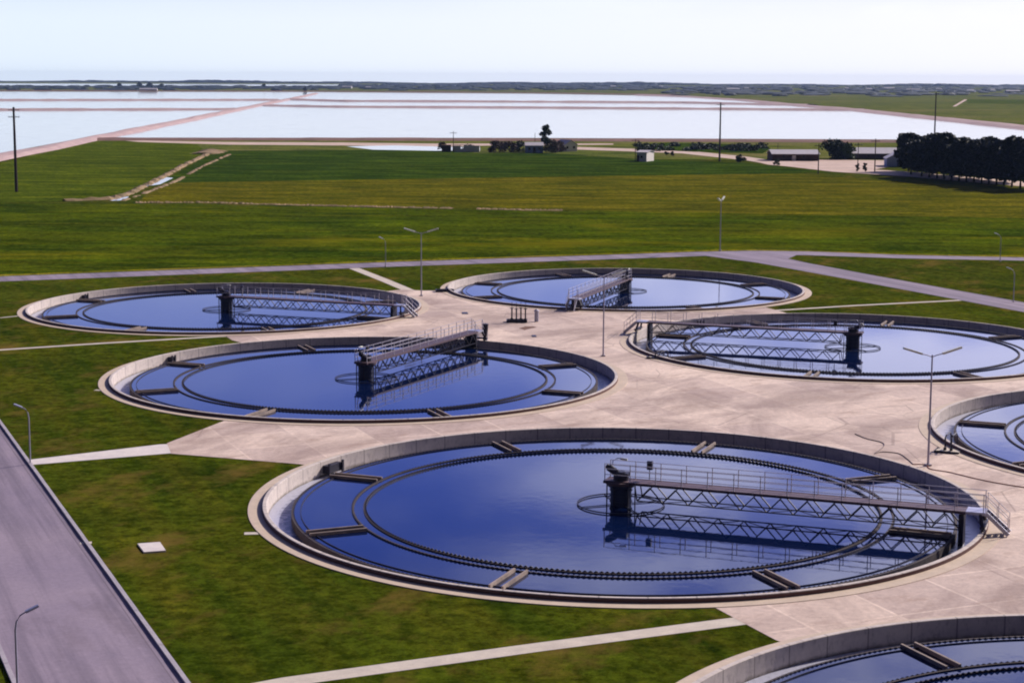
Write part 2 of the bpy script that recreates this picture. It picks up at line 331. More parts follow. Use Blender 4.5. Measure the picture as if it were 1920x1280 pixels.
# pavement between the tanks
aV=A_/52; bV=B_/52
def rel(k1,k2,u,v=0): m=(TC[k1]+TC[k2])/2; return tuple(m+bV*u+aV*v)
PL=[(-30.6,186.2),tuple(TC[3]),g(755,543),(-11.5,225.1),(-6.8,225.3),tuple(TC[4]),(29.8,210.6),(31.7,204.9),tuple(TC[5]),
    tuple(TC[5]+bV*26-aV*2),rel(5,6,30,-4),rel(5,6,30,4),tuple(TC[6]+bV*26-aV*0),tuple(TC[6]+bV*30+aV*40),tuple(TC[7]+bV*30+aV*30),tuple(TC[7]+aV*28),tuple(TC[7]),
    (12.8,83.2),(11.6,85.9),(10.2,89.1),tuple(TC[1]),(-14.9,122.3),(-24.4,125.6),(-25.4,129.2),(-22.3,138.9),tuple(TC[2]),(-28.7,181.3)]
sheet('pavement',PL,0.02,'pavement',ALLH)
# service road on the left with kerbs
ra=Vector((-14.563,76.665)); rd=Vector((aV.x,aV.y)); rn=Vector((-rd.y,rd.x))
if rn.x>0: rn=-rn
def rp_(t,s): return tuple(ra+rd*t+rn*s)
sheet('road',[rp_(-172,0.0),rp_(60,0.0),rp_(60,6.9),rp_(-172,6.9)],0.012,'asphalt')
def kerb(p,q,side):
    m=MB(); p=Vector(p); q=Vector(q); d=(q-p); n=int(d.length/2)+1; d/=n
    nn=Vector((-d.y,d.x)).normalized()*side
    for i in range(n):
        a=p+d*i; b=p+d*(i+1)-d.normalized()*0.012
        z=0.13+0.006*math.sin(i*2.3)
        vs=[(a.x,a.y,0),(b.x,b.y,0),(b.x+nn.x*.22,b.y+nn.y*.22,0),(a.x+nn.x*.22,a.y+nn.y*.22,0)]
        m.add([v for v in vs]+[(v[0],v[1],z) for v in vs],[(0,3,2,1),(4,5,6,7),(0,1,5,4),(1,2,6,5),(2,3,7,6),(3,0,4,7)])
    o=m.build('kerb','kerb_concrete'); o['kind']='structure'; return o
kerb(rp_(-172,0),rp_(60,0),1 if rn.x<0 and True else -1)
kerb(rp_(60,6.9),rp_(-172,6.9),1)
# far road and its branches
FR=[(-95,224.7),(-68,236),(-45,245.6),(-20,256),(13.6,268.8),(30,275.2),(38,277),(46,276.5),(60,271.8),(77,269.2),(112,264)]
sheet('road',strip(FR,[6,6,6,6,6,6,6.5,6,5.2,4.8,4.6]),0.012,'asphalt')
sheet('road',[(27,275.5),(36,262),(45,241.5),(66,192),(90,135.5),(95.5,138),(71.5,194),(50,245),(43.5,261.5),(41.5,268),(44,274.5),(50,277.5)],0.018,'asphalt')
# footpaths
def path(pts,wd,z=0.014,mat='path_concrete'): return sheet('path',strip([g(*p) for p in pts],wd),z,mat)
sheet('path',[rp_(-50.5,-0.25),g(300,833),(-24.9,129.0),(-24.3,125.8),g(62,871),rp_(-48.0,-0.25)],0.016,'slab_concrete')
path([(300,1323),(535,1278),(1000,1214),(1392,1163)],1.25)
path([(-80,662),(0,656),(200,643),(425,630)],0.8)
path([(664,503),(725,527),(782,551)],1.5)
path([(1440,583),(1600,573),(1800,563)],0.8)
for q,wd in [([(458,1000),(500,999)],0.55),([(150,1018),(172,1017)],0.5),([(178,731),(196,732)],0.5),([(0,596),(38,592)],0.5)]: path(q,wd,0.016)
# fields beyond the road
def field(name,px,z,mat): return sheet(name,[g(*p) for p in px],z,mat)
field('field',[(-400,530),(0,519),(350,506),(700,493),(1130,478),(1400,467),(1500,464),(1700,479),(1920,484),(2500,500),(2500,400),(1920,360),(1500,372),(1050,398),(600,388),(120,381),(-400,379)],0.006,crop_a)
field('field',[(260,378),(600,385),(1050,394),(1500,402),(2500,420),(2500,380),(1920,356),(1700,342),(1500,326),(1150,330),(700,337),(300,343)],0.010,crop_b)
field('field',[(300,343),(700,337),(1150,330),(1560,324),(1400,306),(1180,297),(1000,286),(900,288),(820,281),(430,283),(390,292)],0.014,crop_c)
field('field',[(-400,379),(120,379),(205,376),(395,290),(370,272),(250,262),(190,264),(0,306),(-400,360)],0.010,crop_d)
# grass shoulder strips beside the far road (paler)
sheet('verge',strip([(p[0]-1.3,p[1]+4.3) for p in FR],1.6),0.016,verge)
# bare ground, tracks and yard
field('dirt_track',[(1060,280),(1180,284),(1280,288),(1400,301),(1440,308),(1560,322),(1700,331),(1920,350),(2200,372),(2200,362),(1920,341),(1700,322),(1570,314),(1440,300),(1400,294),(1280,282),(1180,279),(1085,276)],0.03,'dirt_pale')
field('yard',[(1395,298),(1450,300),(1560,300),(1670,301),(1668,313),(1640,318),(1560,320),(1440,309)],0.036,'dirt_pale')
field('dirt_strip',[(225,263),(420,266.5),(640,267.5),(800,269.5),(1150,269.5),(1150,271.5),(900,273.5),(820,276),(640,273),(430,271.5),(260,266.5)],0.03,'dirt_pale')
field('puddle',[(650,275),(740,273),(815,275),(900,277),(900,282),(815,283),(700,281)],0.045,'pond_water')
field('hedge_ground',[(1185,271),(1250,268),(1420,272),(1445,278),(1430,288),(1300,285),(1200,280)],0.04,crop_c)
# ditch spoil
def mound(name,pts,wd,ht,mat,seed,n=60,seg=6,brk=0.0,jit=0.3):
    rnd=random.Random(seed); P=[Vector(p) for p in pts]; Ls=[(P[i+1]-P[i]).length for i in range(len(P)-1)]; T=sum(Ls)
    m=MB(); prev=None
    for i in range(n+1):
        t=T*i/n; j=0
        while j<len(Ls)-1 and t>Ls[j]: t-=Ls[j]; j+=1
        d=(P[j+1]-P[j]).normalized(); c=P[j]+d*t; nn=Vector((-d.y,d.x)); w_=wd*rnd.uniform(1-jit,1+jit); h=ht*rnd.uniform(1-1.6*jit,1+.6*jit)
        if rnd.random()<brk: h=-0.05
        ring=[]
        for s in range(seg+1):
            u=s/seg*2-1; ring.append((c.x+nn.x*u*w_/2,c.y+nn.y*u*w_/2,-0.02+h*(1-u*u)*rnd.uniform(.8,1.15)))
        b=len(m.v); m.v+=ring
        if prev is not None:
            for s in range(seg): m.f.append((prev+s,prev+s+1,b+s+1,b+s))
        prev=b
    o=m.build(name,mat,fix=False)
    o['kind']='structure'; return o
mound('ditch_bank',[g(*p) for p in [(120,377),(205,374),(240,364),(300,335),(345,310),(390,289)]],2.4,0.6,'spoil',3,120,brk=.3)
mound('ditch_bank',[g(*p) for p in [(225,378),(262,366),(330,340),(380,312),(430,290)]],1.4,0.4,'spoil',4,120,brk=.5)
mound('ditch_bank',[g(*p) for p in [(255,380),(380,380),(520,384),(700,388),(850,391)]],1.7,0.3,'spoil',5,260,brk=.12)
mound('ditch_bank',[g(*p) for p in [(895,392),(980,394),(1055,395)]],1.7,0.3,'spoil',6,120,brk=.15)
mound('ditch_bank',[g(*p) for p in [(380,289),(395,286),(400,283)]],9,1.0,'spoil',7,14)
for q in [[(270,350),(300,346),(325,334),(312,333),(285,342)],[(205,377),(232,376),(242,369),(222,370)]]: field('puddle',q,0.05,'pond_water')
# ponds beyond the fields
PD=[(-2500,183),(-300,176),(0,172),(560,172.6),(1000,176),(1270,180.5),(1400,188),(1500,198),(1600,206),(1700,216),(1920,238),(2300,275),(2300,290),(1920,266),(1700,262),(1000,259),(200,258.5),(140,262),(0,288),(-400,372),(-2500,700)]
field('water',PD[:-2]+[(-300,345),(-2500,380)],0.06,'pond_water')
def dike(px,wd,ht,mat,seed=1,n=60):
    return mound('dike',[g(*p) for p in px],wd,ht,mat,seed,n,5,0.0,0.06)
dike([(-300,360),(0,296),(80,281),(160,264),(225,251),(350,226),(480,199),(560,183),(592,176)],10,1.5,'dike_earth',11,60)
dike([(175,262),(640,262),(1000,263),(1700,266),(2300,290)],26,0.9,'dike_brown',12,60)
dike([(-500,206.5),(0,206.5),(300,206),(440,205.5)],22,1.4,'dike_earth',13,40)
dike([(-500,188),(0,188.5),(520,188)],30,1.6,'dike_earth',14,40)
dike([(505,198.5),(640,201),(1000,202.5),(1280,204.5),(1620,207)],22,1.4,'dike_earth',15,40)
dike([(545,187),(640,190),(1000,191.5),(1280,193),(1520,198)],26,1.6,'dike_earth',16,40)
dike([(1200,179),(1290,182),(1400,189),(1500,198.5),(1600,206.5),(1700,217),(1920,240),(2300,280)],24,1.5,'dike_earth',17,60)
dike([(-500,171),(0,171),(590,172),(1000,175),(1270,179)],40,1.5,'dike_brown',18,40)
field('water',[(-900,160.2),(0,161.6),(420,161.8),(640,161.2),(900,162),(900,159.9),(400,158.2),(-900,153.8)],0.3,'pond_water')
field('field',[(1560,196),(1700,190),(1830,184),(2100,186),(2100,200),(1800,190)],0.05,'dike_brown' if False else far_grass)
field('field',[(1810,186),(2200,192),(2200,200),(1815,194)],0.06,crop_d)
field('dirt_track',[(1786,200),(1792,200),(1814,187),(1808,187)],0.08,'dirt_pale')
# ================================================================ TANKS
WZ=-0.27
def teeth(m,r,z0,z1,n,dep,th=0.03):
    # V-notched weir plate
    base=len(m.v); 
    for i in range(n*2):
        t=PI*i/n; z=z1 if i%2==0 else z1-dep
        for rr in (r,r+th): m.v.append((rr*math.cos(t),rr*math.sin(t),z0)); m.v.append((rr*math.cos(t),rr*math.sin(t),z))
    K=n*2
    for i in range(K):
        a=base+i*4; b=base+((i+1)%K)*4
        m.f+= [(a,b,b+1,a+1),(a+2,a+3,b+3,b+2),(a+1,b+1,b+3,a+3)]
    return m
def make_tank():
    root=empty('settling_tank')
    MB().lathe([(22.78,-0.4),(22.78,0.27),(22.75,0.30),(22.53,0.30),(22.5,0.27),(22.5,-1.9)]).build('tank_wall','wall_concrete',root)
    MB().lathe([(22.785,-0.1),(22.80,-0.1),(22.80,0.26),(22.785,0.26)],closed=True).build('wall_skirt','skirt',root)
    MB().lathe([(23.68,-0.2),(23.68,0.05),(22.805,0.055),(22.805,-0.2)]).build('apron','apron_concrete',root)
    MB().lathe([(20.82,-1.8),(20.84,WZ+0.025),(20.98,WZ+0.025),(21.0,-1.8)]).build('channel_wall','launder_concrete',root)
    teeth(MB(),20.80,WZ-0.2,WZ+0.07,420,0.06).build('weir_plate','dark_steel',root,fix=False)
    MB().lathe([(20.38,WZ-0.3),(20.38,WZ+0.06),(20.42,WZ+0.06),(20.42,WZ-0.3)]).build('scum_baffle','dark_steel',root)
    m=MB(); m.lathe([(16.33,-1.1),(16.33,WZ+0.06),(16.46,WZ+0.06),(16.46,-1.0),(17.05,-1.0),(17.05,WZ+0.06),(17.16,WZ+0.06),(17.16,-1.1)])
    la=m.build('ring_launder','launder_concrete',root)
    m=MB(); teeth(m,16.28,WZ-0.25,WZ+0.16,330,0.10,0.035); teeth(m,17.17,WZ-0.25,WZ+0.11,345,0.06,0.035); 
    o=m.build('weir_plate','dark_steel',root,fix=False)
    for i in range(8):
        t=R(22.9+45*i); c,s=math.cos(t),math.sin(t)
        m=MB()
        for sgn in (-1,1):
            y=sgn*0.38; m.box(17.22,20.8,y-0.06,y+0.06,-1.1,WZ+0.2)
        m.box(17.22,20.8,-0.315,0.315,-1.1,WZ-0.3)
        m.v=[(x*c-y*s,x*s+y*c,z) for x,y,z in m.v]
        m.build('radial_trough','trough_concrete',root)
    # feed ring and centre pier
    m=MB(); rr=[]
    m.lathe([(2.75,WZ+0.04),(2.75,WZ+0.11),(2.82,WZ+0.11),(2.82,WZ+0.04)],64,closed=True)
    for i in range(4):
        t=R(20+90*i); m.bar((0.6*math.cos(t),0.6*math.sin(t),WZ+0.05),(2.75*math.cos(t),2.75*math.sin(t),WZ+0.05),0.05)
    m.build('feed_ring','dark_steel',root)
    m=MB(); m.lathe([(0.68,-2),(0.68,0.85),(0.85,0.95),(0.85,1.1)],32,cap=True)
    for z in (-0.05,0.35,0.7): m.lathe([(0.70,z),(0.74,z),(0.74,z+0.07),(0.70,z+0.07)],32,closed=True)
    m.build('centre_pier','pier_dark',root)
    return root
def wsheet(name,r0,r1,z,mat,c):
    m=MB(); n=180
    if r0==0: m.v=[(r1*math.cos(2*PI*i/n),r1*math.sin(2*PI*i/n),0) for i in range(n)]; m.f=[tuple(range(n))]
    else: m.lathe([(r0,0),(r1,0)],n)
    o=m.build(name,mat,fix=False)
    for p in o.data.polygons: pass
    bm=bmesh.new(); bm.from_mesh(o.data)
    for f in bm.faces:
        if f.normal.z<0: f.normal_flip()
    bm.to_mesh(o.data); bm.free()
    o.location=(c[0],c[1],z); o['kind']='structure'; return o
TL={1:'large round concrete settling tank filling the foreground centre, its bridge reaching right',
 2:'round concrete settling tank left of centre, bridge and dark post at its far rim',
 3:'round concrete settling tank farthest to the left, beside the lawn and far road',
 4:'round settling tank farthest away at centre, its pale railed bridge coming toward the viewer',
 5:'round settling tank at the right middle distance, its bridge reaching left',
 6:'round settling tank cut by the right edge, pipe stand at its left rim',
 7:'round settling tank cut by the bottom right corner, only its far rim in view'}
tank0=make_tank(); tanks={}
for k_ in sorted(TC):
    t=tank0 if k_==1 else copy_tree(tank0)
    t.location=(TC[k_].x,TC[k_].y,0); tag(t,TL[k_],'tank','round settling tanks'); tanks[k_]=t
    wsheet('water',0,20.84,WZ,'tank_water',TC[k_])
    wsheet('water',20.98,22.52,-0.78,'wall_reflection_water',TC[k_])
# ring launder inner water
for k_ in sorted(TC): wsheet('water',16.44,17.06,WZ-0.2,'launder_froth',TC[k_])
def partadd(m,name,mat,parent): return m.build(name,mat,parent)
# dark outlet box on the lit wall of the foreground tank
def polar(k,r,az,z=0): return (TC[k].x+r*math.cos(R(az)),TC[k].y+r*math.sin(R(az)),z)
def outlet(k,az,wd=1.7):
    m=MB(); m.box(-0.5,-0.02,-wd/2,wd/2,-0.55,0.0); m.box(-0.62,-0.5,-wd/2-.05,-wd/2+.12,-0.8,0.18); m.box(-0.62,-0.5,wd/2-.12,wd/2+.05,-0.8,0.18)
    t=R(az); c,s=math.cos(t),math.sin(t); m.v=[((22.5+x)*c-y*s,(22.5+x)*s+y*c,z) for x,y,z in m.v]
    m.build('outlet_gate','dark_steel',tanks[k])
outlet(1,151.5)
for k_,a in ((2,152),(3,150),(5,128)): outlet(k_,a,0.5)
# ================================================================ BRIDGES
def make_bridge():
    root=empty('scraper_bridge')
    HW=0.62
    m=MB(); m.box(-1.0,21.6,-HW+.05,HW-.05,1.30,1.35)
    m.build('walkway','brown_steel',root)
    for s in (-1,1):
        m=MB(); y=s*HW; m.box(-1.0,21.6,y-0.05,y+0.05,1.20,1.37); m.build('edge_beam','brown_steel',root)
    nb=12; x0=1.25; dx=(21.3-x0)/nb
    for s in (-1,1):
        y=s*(HW-0.02); m=MB(); m.bar((x0,y,0.22),(21.3,y,0.22),0.07)
        m.bar((x0-0.15,y,1.1),(x0,y,0.22),0.07)
        for i in range(nb):
            a=x0+dx*i; m.bar((a,y,0.22),(a+dx/2,y,1.12),0.07); m.bar((a+dx/2,y,1.12),(a+dx,y,0.22),0.07)
        m.build('truss','dark_steel',root)
    m=MB()
    for i in range(nb+1): a=x0+dx*i; m.bar((a,-HW,0.22),(a,HW,0.22),0.05)
    for i in range(nb): a=x0+dx*i; m.bar((a,-HW if i%2 else HW,0.22),(a+dx,HW if i%2 else -HW,0.22),0.04)
    m.build('cross_bracing','dark_steel',root)
    for s in (-1,1):
        y=s*HW; m=MB()
        for h in (0.42,0.78,1.12): m.bar((-0.9,y,1.36+h),(22.7,y,1.36+h),0.034)
        for i in range(15): a=-0.9+i*1.68; m.bar((a,y,1.36),(a,y,2.48),0.05)
        m.build('handrail','rail_paint',root)
    # wheel carriage and legs
    m=MB(); m.box(21.2,21.5,-HW,HW,-0.9,1.12); m.build('support_leg','dark_steel',root)
    m=MB()
    for s in (-1,1): m.bar((22.45,s*0.62,1.25),(22.64,s*0.95,0.45),0.16)
    m.box(22.5,22.78,-1.15,1.15,0.46,0.62); m.build('end_carriage','dark_steel',root)
    for s in (-1,1):
        m=MB(); m.lathe([(0.02,-0.07),(0.16,-0.07),(0.16,0.07),(0.02,0.07)],20,closed=True)
        m.v=[(22.64+z,s*0.85+x,0.46+y) for x,y,z in m.v]; m.build('wheel','dark_steel',root)
    m=MB(); m.box(21.6,22.75,-HW-.05,HW+.05,1.2,1.38); m.build('landing','galvanised',root)
    # stairs down to the pavement
    st=MB()
    for s in (-1,1): st.bar((22.75,s*0.45,1.30),(24.1,s*0.45,0.1),0.05,0.24)
    sto=st.build('stair','galvanised',root)
    for i in range(6):
        q=(i+0.6)/6.5; x=22.75+1.35*q; z=1.3-1.2*q; t_=MB().box(x-0.12,x+0.12,-0.43,0.43,z-0.02,z+0.02).build('tread','dark_steel',sto)
    m=MB()
    for s in (-1,1):
        y=s*0.52
        for h in (0.55,1.05): m.bar((22.75,y,1.35+h),(24.05,y,0.2+h),0.034)
        for q in (0,.5,1): m.bar((22.75+1.3*q,y,1.3-1.15*q),(22.75+1.3*q,y,2.4-1.15*q),0.038)
    m.build('stair_rail','rail_paint',root)
    # centre platform, drive, cage posts
    m=MB(); m.lathe([(0.3,1.12),(1.0,1.12),(1.0,1.3),(0.3,1.3)],24,closed=True); m.build('platform','brown_steel',root)
    m=MB()
    for i in range(6):
        t=2*PI*i/6+0.3; m.bar((0.9*math.cos(t),0.9*math.sin(t),-1.0),(0.9*math.cos(t),0.9*math.sin(t),1.12),0.07)
    m.build('cage','dark_steel',root)
    m=MB(); m.lathe([(0.5,1.36),(0.5,1.62),(0.3,1.75),(0.28,1.9)],20,cap=True)
    m.tube([(-0.25,0,1.75),(-0.85,0.05,2.1)],0.24,14); m.tube([(-0.85,0.05,2.1),(-1.0,0.06,2.2)],0.16,12)
    m.box(-0.1,0.5,-0.3,0.25,1.6,1.85); m.build('drive_unit','dark_steel',root)
    m=MB(); m.tube([(-0.55,0.5,1.36),(-0.75,0.5,2.0),(-0.72,0.5,2.45),(-0.45,0.5,2.62),(-0.2,0.5,2.64)],0.035,8); lo=m.build('lamp_arm','galvanised',root)
    m=MB(); m.tube([(-0.2,0.5,2.62),(0.25,0.5,2.58)],0.07,10); m.build('lamp_head','lamp_white',lo)
    m=MB(); m.box(1.5,1.85,0.66,0.9,2.0,2.55); m.bar((1.68,0.7,1.38),(1.68,0.7,2.0),0.05); m.build('control_box','dark_steel',root)
    return root
BL={1:'long dark truss bridge with pale handrails over the foreground tank',
 2:'truss bridge running from the middle-left tank centre to its far right rim',
 3:'dark truss bridge over the farthest left tank, stairs at its right end',
 4:'truss bridge with bright railings over the farthest centre tank, stairs toward the viewer',
 5:'dark truss bridge over the right middle tank, stairs at its left end'}
br0=make_bridge()
for k_,az in ((1,-20.4),(2,64.8),(3,-20.0),(4,-108.8),(5,160.3)):
    b=br0 if k_==1 else copy_tree(br0)
    b.location=(TC[k_].x,TC[k_].y,0); b.rotation_euler=(0,0,R(az)); tag(b,BL[k_],'bridge','scraper bridges of the settling tanks')
# ================================================================ LAMPS
def make_double(h=7.85,sc=1.0):
    root=empty('street_lamp')
    MB().tube([(0,0,0),(0,0,h*0.5),(0,0,h)],0.085,10,0.05).build('pole','lamp_pole',root)
    m=MB(); m.box(-.2,.2,-.2,.2,0,0.12); m.build('base_plate','kerb_concrete',root)
    for s in (-1,1):
        m=MB(); m.tube([(0,0,h-0.15),(s*0.35,0,h-0.02),(s*0.9,0,h+0.1)],0.035,8); a=m.build('arm','lamp_pole',root)
        m=MB(); d=Vector((s*1.35,0,0.42)); p=Vector((s*0.75,0,h+0.08)); 
        m.bar(p,p+d,0.26,0.14); m.build('lamp_head','lamp_white',a)
    return root
def make_single(h=4.1):
    root=empty('street_lamp')
    MB().tube([(0,0,0),(0,0,h*0.4),(0,0,h*0.80),(0.06,0,h*0.89),(0.22,0,h*0.95),(0.5,0,h*0.985)],0.055,8,0.03).build('pole','lamp_pole',root)
    MB().box(-.14,.14,-.14,.14,0,0.1).build('base_plate','kerb_concrete',root)
    m=MB(); m.bar((0.45,0,h*0.98),(1.0,0,h*1.02+0.05),0.18,0.1); m.build('lamp_head','galvanised',root)
    return root
dbl=make_double(); sng=make_single()
LD=[((1740,873),R(8),'tall double-headed lamp post in front of the right-hand edge tank'),
    ((1131,668),R(0),'tall double-headed lamp post between the far centre tank and the foreground'),
    ((790,555),R(0),'tall double-headed lamp post between the two farthest tanks'),
    ((1350,470),R(70),'thin double-headed lamp post at the road fork beyond the tanks')]
for i,(p,rz,lab) in enumerate(LD):
    o=dbl if i==0 else copy_tree(dbl); x,y=g(*p); o.location=(x,y,0.02); o.rotation_euler=(0,0,rz); tag(o,lab,'street lamp','double-headed lamp posts')
LS=[((57,870),R(180),'short curved lamp post where the footpath meets the left road'),
    ((34,1318),R(25),'short curved lamp post on the far edge of the left road, bottom corner'),
    ((723,500),R(160),'short lamp post beside the far road behind the left tanks'),
    ((1875,490),R(160),'short lamp post on the far road near the right edge'),
    ((1900,566),R(170),'short curved lamp post by the diagonal road at the right edge')]
for i,(p,rz,lab) in enumerate(LS):
    o=sng if i==0 else copy_tree(sng); x,y=g(*p); o.location=(x,y,0.0); o.rotation_euler=(0,0,rz); tag(o,lab,'street lamp','single-headed lamp posts')
# ================================================================ SMALL THINGS ON THE PAVEMENT
def valve_stand(p,rz,n,lab,rods=True,h=1.5):
    x,y=g(*p); root=empty('valve_stand',(x,y,0.02),rz); tag(root,lab,'valve stand')
    m=MB(); 
    for a,b,c,d in ((-1.15,1.15,-.55,-.43),(-1.15,1.15,.43,.55),(-1.15,-1.03,-.43,.43),(1.03,1.15,-.43,.43)): m.box(a,b,c,d,0,0.3)
    m.box(-1.03,1.03,-.43,.43,0,0.05); m.build('pit_frame','dark_steel',root)
    for i in range(n):
        xx=-0.55+1.5*i/max(1,n-1)*1.0 if n>1 else 0
        yy=0.2*(-1)**i
        m=MB(); m.tube([(xx,yy,0.05),(xx,yy,h)],0.085,10); m.tube([(xx,yy,0.3),(xx,yy,0.42)],0.15,10); v=m.build('pedestal','dark_steel',root)
        m=MB(); m.lathe([(0.17,0),(0.23,0),(0.23,0.05),(0.17,0.05)],16,closed=True); m.bar((-.2,0,.025),(.2,0,.025),.03); m.bar((0,-.2,.025),(0,.2,.025),.03)
        m.v=[(a+xx,b+yy,c+h) for a,b,c in m.v]
        m.build('handwheel','dark_steel',v)
        if rods: MB().tube([(xx,yy,h),(xx,yy,h+0.75)],0.03,6).build('stem','dark_steel',v)
    return root
valve_stand((969,604),0,4,'cluster of four dark valve pedestals on the open pavement between tanks')
valve_stand((834,547),0.1,0,'low empty dark pit frame by the far centre tank left rim')
def pipe_stand(p,rz,lab,hgt=1.0):
    x,y=g(*p); root=empty('pipe_stand',(x,y,0.02),rz); tag(root,lab,'pipe stand')
    m=MB(); m.box(-.85,.85,-.6,.6,0,0.10); m.build('pad','path_concrete',root)
    m=MB(); 
    for a,b,c,d in ((-.9,.9,-.68,-.605),(-.9,-.855,-.6,.6)): m.box(a,b,c,d,0,0.16)
    m.build('pad_edging','dark_steel',root)
    for s in (-.25,.2):
        m=MB(); m.tube([(s,0,0.1),(s,0,hgt),(s+.02,0.25,hgt+0.15),(s+.05,1.5,hgt+0.15),(s+.06,1.8,hgt-0.1),(s+.06,1.85,0.0)],0.06,8); m.tube([(s,0,0.1),(s,0,0.28)],0.11,8); m.build('pipe','dark_steel',root)
    return root
pipe_stand((1778,847),R(-25),'pair of dark pipes rising from a pad at the right-hand edge tank rim',1.0)
pipe_stand((1233,672),R(-30),'pair of pipes on a pad at the near left rim of the right middle tank',0.45)
x,y=g(1006,603); s_=empty('standpipe',(x,y,0.02)); tag(s_,'pale lilac standpipe beside the cluster of four valve pedestals','standpipe')
MB().tube([(0,0,0),(0,0,1.15)],0.24,14).build('body','galvanised',s_); MB().lathe([(0.32,1.15),(0.32,1.22),(0.1,1.36),(0.05,1.42)],16,cap=True).build('cap','rail_paint',s_)
px_=polar(2,23.25,64.9); s_=empty('vent_post',(px_[0]+0.6,px_[1]+0.1,0.05)); tag(s_,'dark tapering post standing at the far rim of the middle-left tank','post')
MB().lathe([(0.16,0),(0.18,0.5),(0.30,1.3),(0.33,1.75)],16,cap=True).build('post_body','dark_steel',s_); MB().lathe([(0.36,1.75),(0.36,1.82),(0.1,1.88)],16,cap=True).build('cap','dark_steel',s_)
def hose(px,r,mat,lab,cat='hose',wig=0.0):
    P=[Vector(g(*p)) for p in px]; out=[]
    for i in range(len(P)-1):
        for t in range(8):
            t/=8; p0=P[max(i-1,0)]; p1=P[i]; p2=P[i+1]; p3=P[min(i+2,len(P)-1)]
            out.append(0.5*((2*p1)+(-p0+p2)*t+(2*p0-5*p1+4*p2-p3)*t*t+(-p0+3*p1-3*p2+p3)*t**3))
    out.append(P[-1]); c=out[0]
    o=MB().tube([(q.x-c.x,q.y-c.y,r+0.02) for q in out],r,8).build('hose',mat); o.location=(c.x,c.y,0.0); tag(o,lab,cat); return o
hose([(1603,814),(1625,823),(1650,829),(1658,835),(1650,844),(1640,851),(1655,848),(1685,851),(1702,862),(1712,871)],0.03,'hose_dark','dark hose snaking over pavement behind the foreground tank')
hose([(1712,871),(1735,872),(1745,880),(1780,886),(1830,898),(1880,908),(1990,925)],0.03,'rust','reddish hose trailing right across the pavement from the lamp post foot')
def flat(name,px,h,mat,lab,cat):
    P=[g(*p) for p in px]; cx0=sum(p[0] for p in P)/len(P); cy0=sum(p[1] for p in P)/len(P); m=MB(); n=len(P)
    m.v=[(p[0]-cx0,p[1]-cy0,0) for p in P]+[(p[0]-cx0,p[1]-cy0,h) for p in P]; m.f=[tuple(range(n)),tuple(range(n,2*n))]+[(i,(i+1)%n,n+(i+1)%n,n+i) for i in range(n)]
    o=m.build(name,mat); o.location=(cx0,cy0,0.0); tag(o,lab,cat); return o
flat('inspection_cover',[(258,1021),(300,1018),(311,1034),(270,1037)],0.09,'slab_concrete','square pale concrete inspection cover alone in the foreground lawn','cover')
flat('drain_cover',[(866,586),(876,586),(878,589),(867,589)],0.07,'dark_steel','small dark drain cover on pavement near the middle-left tank bridge','cover')
flat('drain_cover',[(997,629),(1005,629),(1006,632),(998,632)],0.07,'dark_steel','small dark drain cover on pavement right of the tapering post','cover')
field('oil_stain',[(973,616),(985,612),(1000,612),(1007,614),(996,616),(984,619)],0.028,'dike_brown')
# ================================================================ UTILITY POLES
def pole(p,h,lab,arms=1,r=0.16):
    x,y=g(*p); root=empty('utility_pole',(x,y,0)); tag(root,lab,'utility pole')
    MB().tube([(0,0,-0.2),(0,0,h)],r*1.25,8,r*0.8).build('pole','wood_pole',root)
    for i in range(arms):
        a=MB().bar((-1.3,0,h-0.7-i*1.6),(1.3,0,h-0.7-i*1.6),0.14).build('crossarm','wood_pole',root)
        m=MB()
        for q in (-1.15,-.5,.5,1.15): m.tube([(q,0,h-0.63-i*1.6),(q,0,h-0.35-i*1.6)],0.06,6)
        m.build('insulator','galvanised',a)
    return root
pole((31,360),19.5,'tall dark utility pole in the green field at the left edge',2,0.30)
pole((1349,303),19.0,'tall dark utility pole by the dirt track before the large pond',1,0.26)
pole((1534,326),8.6,'dark utility pole at the field edge in front of the long barn',1,0.14)
pole((1608,318),8.0,'short utility pole in the yard near two small bushes',1,0.12)
pole((1640,322),9.6,'utility pole between the yard and the gabled shed',1,0.15)
pole((850,285),7.5,'thin utility pole over the low ruined farm buildings',1,0.12)
pole((1003,282),6.5,'thin utility pole on the small blue house',0,0.10)
pole((1191,303),7.5,'thin utility pole beside the small white hut',1,0.10)
pole((1752,262),21,'slender mast beyond the pine grove and pond',1,0.3)
pole((1458,300),5.5,'short post at the left end of the long barn',0,0.10)
# ================================================================ TREES
def foliage(rnd,clumps,n,leaf,flat_=0.8):
    m=MB()
    tot=sum(c[3]**2 for c in clumps)
    for (cx_,cy_,cz_,r) in clumps:
        k_=int(n*r*r/tot)
        for _ in range(k_):
            d=Vector((rnd.gauss(0,1),rnd.gauss(0,1),rnd.gauss(0,1))).normalized(); rr=r*(rnd.random()**0.35)*rnd.uniform(.85,1.12)
            c=Vector((cx_+d.x*rr,cy_+d.y*rr,cz_+d.z*rr*flat_))
            a=Vector((rnd.gauss(0,1),rnd.gauss(0,1),rnd.gauss(0,.7))).normalized(); b=a.cross(Vector((rnd.gauss(0,1),rnd.gauss(0,1),rnd.gauss(0,1)))).normalized(); s=leaf*rnd.uniform(.6,1.3)
            m.add([c-a*s-b*s*.6,c+a*s-b*s*.5,c+a*s*.8+b*s*.6,c-a*s*.7+b*s*.7],[(0,1,2,3)])
    return m
